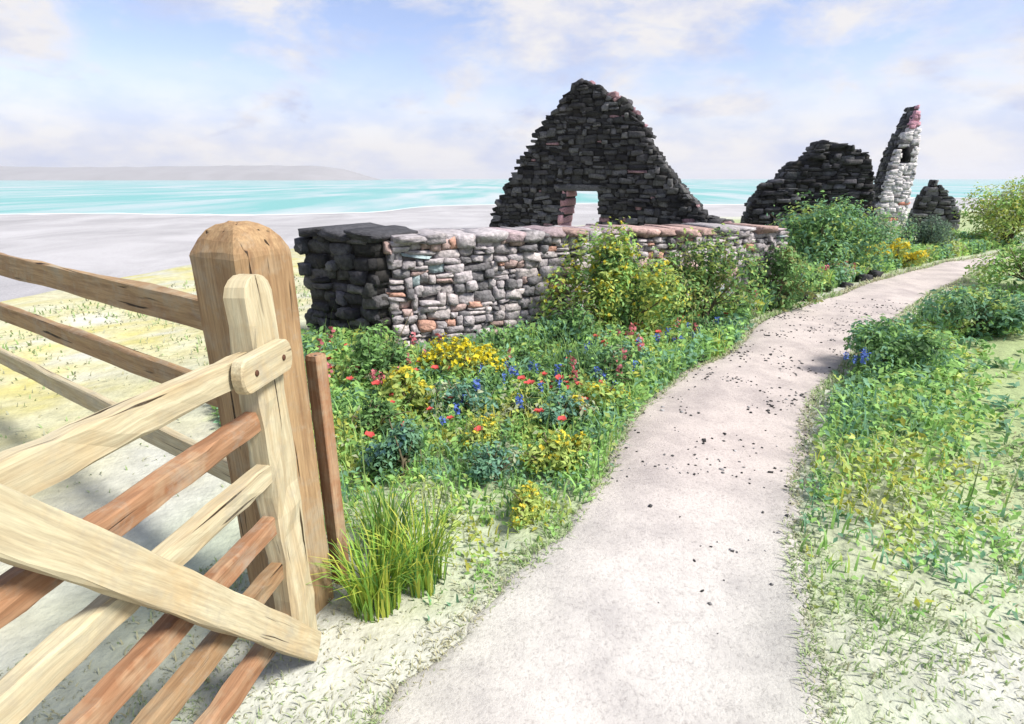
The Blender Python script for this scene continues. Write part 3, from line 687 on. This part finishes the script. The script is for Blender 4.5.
bush('gorse_bush', 'low yellow gorse in front of the left end of the pale wall', 'gorse', -0.42, 4.28, .42, .26, .36, 2600, .042, [P_OLIVE, P_LIME, P_YEL], [.3, .35, .35], 211, 8, .3, ((0.66, 0.56, 0.03), 240, .038))
bush('bush', 'dark bluish green clump close to the gatepost above the tall grass', 'bush', -0.62, 2.75, .22, .18, .3, 1700, .04, [P_DARK, P_TEAL, np.array((.06, .13, .14))], [.35, .35, .3], 212, 7)
bush('bush', 'olive shrub growing along the right part of the pale wall', 'shrub', 2.15, 5.95, .85, .42, 1.0, 5600, .055, [P_OLIVE, P_MID, P_LIME, P_DARK], [.3, .3, .2, .2], 213, 9)
bush('bush', 'dark leafy shrub at the far end of the pale wall', 'shrub', 3.35, 6.95, .6, .4, .86, 3200, .06, [P_DARK, P_MID, P_OLIVE], [.35, .4, .25], 214, 9)
bush('bush', 'dark tuft-like shrub right below the tall lime bush', 'shrub', 0.55, 4.75, .36, .26, .5, 2200, .05, [P_DARK, P_MID, P_TEAL, P_BRIGHT], [.3, .3, .2, .2], 215, 8)

def copy_tree(src, x, y, s, a):
    o = src.copy(); COL.objects.link(o)
    for ch in src.children:
        c_ = ch.copy(); COL.objects.link(c_); c_.parent = o
    o.location = (x, y, Hs(x, y)); o.scale = (s, s, s); o.rotation_euler = (0, 0, a); return o
rc = np.random.default_rng(900)
for nm, lab, grp, cols_, wts_, fl, spots in [
    ('leafy_clump', 'dark green leafy clump low on the flowery bank', 'dark clumps on the bank', [P_DARK * .7, P_DARK, P_MID], [.35, .4, .25], None,
     [(.1, 4.45), (1.35, 5.0), (.75, 4.0), (1.9, 5.35), (2.6, 6.3), (-.9, 3.3), (3.7, 7.5), (.15, 3.55), (4.6, 8.2)]),
    ('teal_clump', 'bluish teal-green plant clump low on the flowery bank', 'teal clumps on the bank', [P_TEAL, np.array((.16, .32, .24)), P_PALE], [.4, .35, .25], None,
     [(.35, 3.35), (.95, 4.45), (1.6, 5.15), (-.35, 3.55), (2.3, 5.75), (3.1, 6.9), (-.1, 2.75), (5.2, 8.8)]),
    ('yellow_clump', 'yellow-green flowering clump low on the flowery bank', 'yellow clumps on the bank', [P_LIME, P_YEL, P_BRIGHT], [.4, .15, .45], ((0.6, 0.5, 0.05), 26, .03),
     [(.25, 2.85), (.05, 2.35), (-.2, 3.1), (.6, 3.45), (1.2, 4.65), (2.75, 6.6), (1.75, 5.65), (-.75, 3.75), (3.9, 7.75), (.4, 4.7)])]:
    first = bush(nm, lab, 'plant', spots[0][0], spots[0][1], .24, .2, .26, 900, .042, cols_, wts_, 950 + len(spots), 5, flower=fl, grp=grp)
    for (x, y) in spots[1:]: copy_tree(first, x, y, rc.uniform(.7, 1.35) * (.75 if y < 3 else 1), rc.uniform(0, 6.28))

# undergrowth: nobody could count it
def scatter(poly, n, rng):
    poly = np.array(poly); lo, hi = poly.min(0), poly.max(0); out = []; tot = 0
    while tot < n:
        P = rng.uniform(lo, hi, (n * 3, 2)); P = P[inside(poly, P[:, 0], P[:, 1])]
        out.append(P); tot += len(P)
    return np.concatenate(out)[:n]

def ground_cover(name, label, poly, n, seed, hmul=1.0, fade=None):
    rng = np.random.default_rng(seed); A = Acc()
    # more plants close by, where they are seen large
    P = scatter(poly, n * 2, rng); dist = np.hypot(P[:, 0], P[:, 1])
    P = P[rng.random(len(P)) < np.clip(5.0 / dist, .25, 1)]
    if fade is not None: P = P[rng.random(len(P)) < fade(P[:, 0], P[:, 1]) + .25 * np.array([fbm(a, b, 2, 2.2) for a, b in P])]
    P = P[~inside(PATH_POLY, P[:, 0], P[:, 1]) | (rng.random(len(P)) < .02)]
    n = len(P); x, y = P.T; z = H(x, y) - .01
    a1 = np.array([fbm(a, b, seed, 1.3) for a, b in P]); a2 = np.array([fbm(a, b, seed + 4, 3.6) for a, b in P]); a3 = np.array([fbm(a, b, seed + 8, .8) for a, b in P])
    near = 1 - smooth(2.0, 4.2, np.hypot(x, y))
    pal = np.array([P_DARK, P_MID, P_TEAL, P_BRIGHT, P_LIME, P_YEL, P_PALE])
    u = np.clip(.47 + .42 * a1 + .34 * a2 + rng.normal(0, .13, n) + .14 * near, 0, .999)
    ci = np.searchsorted([.12, .27, .42, .66, .82, .90, 1.0], u)
    cc = pal[ci] * rng.uniform(.75, 1.25, (n, 1))
    dist = np.hypot(x, y)
    h = (.10 + .13 * rng.random(n) + .10 * np.clip(a3 + .3, 0, 1)) * hmul * (1 - .45 * near) * np.clip(.8 + dist * .05, .9, 1.4)
    if fade is not None: h = h * (.4 + .6 * np.clip(fade(x, y), 0, 1))
    m = rng.random(n) < .34 + .4 * near
    blades(A, x[m], y[m], z[m], h[m] * 1.2, np.clip(.004 + .0024 * dist[m], .006, .03) * rng.uniform(.7, 1.4, m.sum()), rng.uniform(.1, .9, m.sum()), rng.uniform(0, 6.28, m.sum()), cc[m])
    tl = rng.random(n) < .012
    blades(A, x[tl], y[tl], z[tl], (.30 + .28 * rng.random(tl.sum())) * hmul, np.full(tl.sum(), .007), rng.uniform(.05, .45, tl.sum()), rng.uniform(0, 6.28, tl.sum()), np.array((.16, .24, .08)) * rng.uniform(.6, 1.8, (tl.sum(), 1)))
    m = ~m; k = m.sum()
    for q in range(4):
        Q = np.stack([x[m] + rng.normal(0, .03, k), y[m] + rng.normal(0, .03, k), z[m] + h[m] * rng.uniform(.2, 1.0, k)], -1)
        leaves(A, Q, rng.normal(0, .5, (k, 3)) + np.array((0, -.3, 1.0)), np.clip(.012 + .009 * dist[m], .026, .085) * rng.uniform(.7, 1.4, k), .5, cc[m] * rng.uniform(.85, 1.15, (k, 1)), rng)
    o = A.obj(name, M_LEAF); return tag(o, label, 'undergrowth', kind='stuff')

ground_cover('undergrowth', 'mixed green undergrowth on the bank between wall and path', BANK, 26000, 301, 1.0,
             lambda x, y: np.clip(.22 + .8 * smooth(1.6, 3.1, np.hypot(x, y) - .2 * (x + .3)), 0, 1))
ground_cover('undergrowth', 'green undergrowth on the verge right of the path', VERGE, 22000, 302, .85,
             lambda x, y: np.clip(1.1 * smooth(1.6, 3.3, np.hypot(x, y)) * (1 - .93 * smooth(0.0, 1.2, x - .68 * y)), .03, 1))
# pale dry grass on the open ground left and in front
rng = np.random.default_rng(303); A = Acc()
P = np.concatenate([scatter([(-9, 2.5), (-5, 9), (-3, 10), (-2.4, 5.2), (-2.2, 3.4), (-1.2, 2.3), (-2.4, 2.6)], 5200, rng), scatter([(-2.6, .6), (-1.1, 2.1), (-.5, 1.6), (-.3, .9), (-.8, .3)], 2500, rng), scatter([(.95, .6), (1.3, 1.9), (2, 1.9), (3.2, 3.2), (6, 4.8), (6, 3), (2, .5)], 5200, rng)])
P = P[~inside(PATH_POLY, P[:, 0], P[:, 1])]
def bands(edge, n, out, rng):
    k = rng.integers(0, len(edge) - 1, n); t = rng.random(n)[:, None]; p = edge[k] * (1 - t) + edge[k + 1] * t
    d_ = edge[k + 1] - edge[k]; d_ /= np.linalg.norm(d_, axis=1, keepdims=True) + 1e-9
    return p + np.stack([-d_[:, 1], d_[:, 0]], -1) * (out * np.abs(rng.normal(0, .07, n)) - out * .05)[:, None]
F1 = scatter([(-2.6, .5), (-1.1, 2.3), (-.5, 1.9), (.3, 2.2), (.5, 2.6), (.3, 1.7), (-.1, 1.0), (-.3, .4)], 17000, rng)
F2 = scatter([(.85, .4), (1.3, 1.9), (1.9, 1.8), (3.0, 3.1), (4.3, 4.0), (7, 5.6), (8, 4.6), (3, .4)], 30000, rng)
F3 = np.concatenate([bands(PL[10:], 5200, 1, rng), bands(PR[10:], 5200, -1, rng)])
F12 = np.concatenate([F1, F2]); F12 = F12[~inside(PATH_POLY, F12[:, 0], F12[:, 1])]
P = np.concatenate([P, F12, F3]); P = P[np.hypot(P[:, 0], P[:, 1]) > .8]
x, y = P.T; n = len(P); dist = np.hypot(x, y); isf = np.arange(n) >= n - len(F3)
g1 = np.array([fbm(a, b, 6, 1.1) for a, b in P]); kp = (rng.random(n) < np.clip(.55 + .8 * g1, .12, 1)) | isf
P = P[kp]; x, y = P.T; n = len(P); dist = np.hypot(x, y); g1 = g1[kp]
pal = np.array([(.46, .44, .28), (.45, .46, .33), (.40, .47, .26), (.34, .45, .21), (.28, .42, .16)])
cc = pal[np.clip((2.0 + 2.2 * g1 + rng.normal(0, .9, n)).astype(int), 0, 4)] * rng.uniform(.85, 1.15, (n, 1))
blades(A, x, y, H(x, y) - .006, (.012 + .035 * rng.random(n) + .03 * np.clip(g1, 0, 1)) * np.clip(.6 + .12 * dist, .6, 2.0), np.clip(.0025 + .002 * dist, .004, .02), rng.uniform(.2, 1.3, n), rng.uniform(0, 6.28, n), cc)
tag(A.obj('dry_grass', M_LEAF), 'short pale dry grass on the bleached ground beside the gate', 'grass', kind='stuff')

# long grass tuft right of the gatepost
def tuft(name, label, x, y, n, h, spread, seed, cols):
    rng = np.random.default_rng(seed); A = Acc(); az = rng.uniform(0, 6.28, n); rr = np.sqrt(rng.random(n)) * spread
    px_, py_ = np.cos(az) * rr, np.sin(az) * rr
    cc = np.array(cols)[rng.integers(0, len(cols), n)] * rng.uniform(.8, 1.2, (n, 1))
    blades(A, px_, py_, np.zeros(n) - .02, h * rng.uniform(.55, 1.1, n), .009 * rng.uniform(.7, 1.3, n), rng.uniform(.1, .7, n), az + rng.normal(0, .7, n), cc)
    o = A.obj(name, M_LEAF); o.location = (x, y, Hs(x, y)); return tag(o, label, 'grass tuft')
T1 = [(.36, .50, .08), (.48, .52, .09), (.24, .44, .08), (.14, .28, .06)]
tuft('grass_tuft', 'long bright yellow-green grass tuft at the foot of the gatepost', -0.53, 1.76, 210, .36, .09, 401, T1)
tuft('grass_tuft', 'tall green grass tuft leaning right beside the yellow-green tuft', -0.38, 1.9, 170, .36, .10, 402, T1[:3] + [(.08, .2, .06)])
tuft('grass_tuft', 'darker grass tuft behind the stake next to the gatepost', -0.55, 2.1, 130, .36, .09, 403, [(.10, .22, .05), (.18, .32, .07), (.3, .4, .08)])
tuft('grass_tuft', 'tall sparse seeding grass tuft in the middle of the flowery bank', 0.45, 4.15, 90, .5, .14, 404, [(.12, .22, .06), (.2, .34, .1)])

# ------------------------------------------------------------------ flowers: one of each kind, copied
def flower_proto(name, colr, seed, kind):
    rng = np.random.default_rng(seed); root = bpy.data.objects.new(name, None); COL.objects.link(root); root.empty_display_size = .05
    S = Acc(); tube(S, [(0, 0, -.02), (.008, .004, .14), (.02, .01, .28)], .0035, .002, (.12, .24, .06), 5)
    for q in range(5):
        leaves(S, np.array([(rng.normal(0, .02), rng.normal(0, .02), rng.uniform(.03, .18))]), rng.normal(0, .4, (1, 3)) + (0, 0, .6), np.array([.06]), .3, np.array([(.11, .24, .06)]), rng)
    S.obj('stalk', M_LEAF, root)
    Hd = Acc(); k = 7 if kind == 'cup' else 16
    if kind == 'cup':
        a = np.arange(k) * 2 * math.pi / k; d_ = np.stack([np.cos(a), np.sin(a), np.full(k, .5)], -1)
        Pq = np.array((.02, .01, .285)) + d_ * .022; nn = np.stack([np.cos(a) * -.5, np.sin(a) * -.5, np.ones(k)], -1)
        leaves(Hd, Pq, nn, np.full(k, .055), .95, np.array(colr) * rng.uniform(.8, 1.2, (k, 1)), rng)
    else:
        Pq = np.stack([.02 + rng.normal(0, .012, k), .01 + rng.normal(0, .012, k), .24 + .10 * np.arange(k) / k], -1)
        leaves(Hd, Pq, rng.normal(0, 1, (k, 3)), np.full(k, .032), .8, np.array(colr) * rng.uniform(.75, 1.25, (k, 1)), rng)
    Hd.obj('petals', M_PETAL, root)
    return root
def copies(proto, spots, label, cat, group, seed, sm=1.0):
    rng = np.random.default_rng(seed)
    for i, (x, y) in enumerate(spots):
        if i == 0: r = proto; kids = []
        else:
            r = proto.copy(); COL.objects.link(r)
            for ch in proto.children:
                c_ = ch.copy(); COL.objects.link(c_); c_.parent = r
        r.location = (x, y, Hs(x, y)); r.rotation_euler = (rng.normal(0, .12), rng.normal(0, .12), rng.uniform(0, 6.28)); s = rng.uniform(.8, 1.3) * sm; r.scale = (s, s, s)
        tag(r, label, cat, group)
rng = np.random.default_rng(55)
RED = (0.55, 0.085, 0.075); PINK = (0.52, 0.16, 0.18); BLUE = (0.10, 0.17, 0.50)
wall_foot = [(-1.75, 4.7), (-1.5, 3.6), (-.9, 3.4), (-.2, 4.1), (-.6, 4.6), (-1.0, 4.6)]
midbank = [(-.2, 3.6), (.6, 3.7), (1.5, 4.9), (2.7, 6.4), (2.2, 6.1), (.9, 5.0), (-.1, 4.5)]
upbank = [(2.4, 6.1), (4.2, 7.9), (6.3, 9.6), (6.1, 10), (3.6, 7.6), (2.4, 6.4)]
copies(flower_proto('poppy', RED, 1, 'cup'), np.concatenate([scatter(wall_foot, 38, rng), scatter(midbank, 56, rng), scatter([(-.9, 2.9), (.3, 3.0), (.7, 3.7), (-.6, 3.7)], 12, rng)]), 'red poppy standing in the green bank below the wall', 'flower', 'red poppies on the bank', 61, .62)
copies(flower_proto('valerian', PINK, 2, 'spike'), np.concatenate([scatter(upbank, 34, rng), scatter(wall_foot, 12, rng), scatter(midbank, 16, rng)]), 'pinkish red flower spike among the bank plants', 'flower', 'pink flower spikes on the bank', 62, .85)
bluepoly = [(-.5, 3.1), (.5, 3.3), (1.5, 4.7), (2.4, 5.9), (.9, 4.7), (-.3, 4.2)]
copies(flower_proto('bluebell', BLUE, 3, 'spike'), np.concatenate([scatter(bluepoly, 44, rng), scatter([(2.6, 4.1), (2.9, 4.05), (3.1, 4.3), (2.85, 4.5)], 6, rng), scatter(upbank, 14, rng)]), 'blue flower spike low in the grass beside the path', 'flower', 'blue flower spikes by the path', 63, .72)

# ------------------------------------------------------------------ grit on the path
rng = np.random.default_rng(500); A = Acc()
P = scatter(PATH_POLY, 12000, rng); dist = np.hypot(P[:, 0], P[:, 1])
keep = (dist > 1.3) & (dist < 9); P = P[keep]
g = np.array([fbm(a, b, 3, 1.6) for a, b in P]); P = P[(rng.random(len(P)) < np.clip(.16 + .9 * g, .02, .8) * smooth(1.6, 3.4, np.hypot(P[:, 0], P[:, 1])))]
for (a, b) in P:
    s = rng.uniform(.006, .02) * (1.5 if rng.random() < .1 else 1) * min(1, .45 + .12 * math.hypot(a, b))
    q = BV * np.array((s, s * rng.uniform(.5, .9), s * .5)) * (1 + rng.normal(0, .2, BV.shape)) * .5
    t = rng.uniform(0, 6.28); q = q @ np.array(((math.cos(t), math.sin(t), 0), (-math.sin(t), math.cos(t), 0), (0, 0, 1)))
    gcol = rng.choice([.03, .06, .15, .3], p=[.4, .2, .2, .2])
    A.add(q + np.array((a, b, Hs(a, b) + .014)), BF, np.array((gcol, gcol * .98, gcol * .97)))
tag(A.obj('pebbles', M_STONE, shade=False), 'dark grit and pebbles scattered over the pale path', 'pebbles', kind='stuff')

# ------------------------------------------------------------------ sea air
mh = bpy.data.materials.new('sea_haze'); mh.use_nodes = True; nth = mh.node_tree
nth.nodes.remove(nth.nodes['Principled BSDF'])
vp = N(nth, 'ShaderNodeVolumePrincipled'); vp.inputs['Color'].default_value = (0.92, 0.93, 0.96, 1); vp.inputs['Density'].default_value = 0.00016; vp.inputs['Anisotropy'].default_value = 0.1
nth.links.new(vp.outputs[0], nth.nodes['Material Output'].inputs['Volume'])
hv = BV * np.array((9200, 4800, 62)) + np.array((0, 4400, 34))
tag(mesh_obj('haze', hv, BF, mh, shade=False), 'thin pale sea haze in the air over the whole bay', 'haze', kind='stuff')

# ------------------------------------------------------------------ camera
cam = bpy.data.cameras.new('camera'); co = bpy.data.objects.new('camera', cam); COL.objects.link(co)
cam.sensor_width = 36; cam.lens = 552 / 1024 * 36; cam.clip_start = 0.05; cam.clip_end = 20000
co.location = (0, 0, 1.6); co.rotation_euler = (R(90 - 18.4), 0, 0)
SC.camera = co

# ------------------------------------------------------------------ light
AZ = math.atan2(0.88, -0.35); EL = R(50)
sd = Vector((math.sin(AZ) * math.cos(EL), math.cos(AZ) * math.cos(EL), math.sin(EL)))
sl = bpy.data.lights.new('sun', 'SUN'); sl.energy = 3.1; sl.angle = R(14); sl.color = (1.0, 0.95, 0.88)
so = bpy.data.objects.new('sun', sl); COL.objects.link(so); so.rotation_euler = sd.to_track_quat('Z', 'Y').to_euler()
w = bpy.data.worlds.new('World'); SC.world = w; w.use_nodes = True; nt = w.node_tree; L = nt.links.new
bg = nt.nodes['Background']; bg.inputs['Strength'].default_value = 0.1
sky = N(nt, 'ShaderNodeTexSky', sky_type='NISHITA'); sky.sun_disc = False; sky.sun_elevation = EL; sky.sun_rotation = AZ; sky.air_density = 1.0; sky.dust_density = 0.4; sky.ozone_density = 2.0
tc = N(nt, 'ShaderNodeTexCoord'); mp = N(nt, 'ShaderNodeMapping'); mp.inputs['Scale'].default_value = (1.0, 1.0, 2.2); L(tc.outputs['Generated'], mp.inputs['Vector'])
nz = N(nt, 'ShaderNodeTexNoise', Scale=4.6, Detail=8.0, Roughness=0.62, Distortion=0.3); L(mp.outputs[0], nz.inputs['Vector'])
rp = N(nt, 'ShaderNodeValToRGB'); L(nz.outputs['Fac'], rp.inputs[0]); rp.color_ramp.elements[0].position = 0.43; rp.color_ramp.elements[0].color = (.05, .05, .05, 1); rp.color_ramp.elements[1].position = 0.60
sx = N(nt, 'ShaderNodeSeparateXYZ'); L(tc.outputs['Generated'], sx.inputs[0])
hz = N(nt, 'ShaderNodeMapRange', interpolation_type='SMOOTHSTEP'); L(sx.outputs['Z'], hz.inputs['Value'])
hz.inputs['From Min'].default_value = 0.02; hz.inputs['From Max'].default_value = 0.20; hz.inputs['To Min'].default_value = 1; hz.inputs['To Max'].default_value = 0
mxm = N(nt, 'ShaderNodeMath', operation='MAXIMUM'); L(rp.outputs[0], mxm.inputs[0]); L(hz.outputs[0], mxm.inputs[1])
tint = N(nt, 'ShaderNodeMix', data_type='RGBA', blend_type='MULTIPLY'); tint.inputs[0].default_value = 1; L(sky.outputs[0], tint.inputs[6]); tint.inputs[7].default_value = (0.84, 0.72, 0.76, 1)
n3 = N(nt, 'ShaderNodeTexNoise', Scale=7.0, Detail=6.0, Roughness=0.6); L(mp.outputs[0], n3.inputs['Vector'])
cr = N(nt, 'ShaderNodeValToRGB'); L(n3.outputs['Fac'], cr.inputs[0]); cr.color_ramp.elements[0].position = 0.39; cr.color_ramp.elements[0].color = (.66, .73, .97, 1); cr.color_ramp.elements[1].position = 0.58; cr.color_ramp.elements[1].color = (.97, .95, .97, 1)
cs_ = N(nt, 'ShaderNodeVectorMath', operation='SCALE'); L(cr.outputs[0], cs_.inputs[0]); cs_.inputs['Scale'].default_value = 3.6
mx = N(nt, 'ShaderNodeMix', data_type='RGBA'); L(mxm.outputs[0], mx.inputs[0]); L(tint.outputs[2], mx.inputs[6]); L(cs_.outputs[0], mx.inputs[7])
L(mx.outputs[2], bg.inputs['Color'])

SC.view_settings.view_transform = 'Standard'; SC.view_settings.look = 'None'; SC.view_settings.gamma = 1.0; SC.view_settings.exposure = 1.36
SC.cycles.use_denoising = True
SC.cycles.max_bounces = 6; SC.cycles.transparent_max_bounces = 4
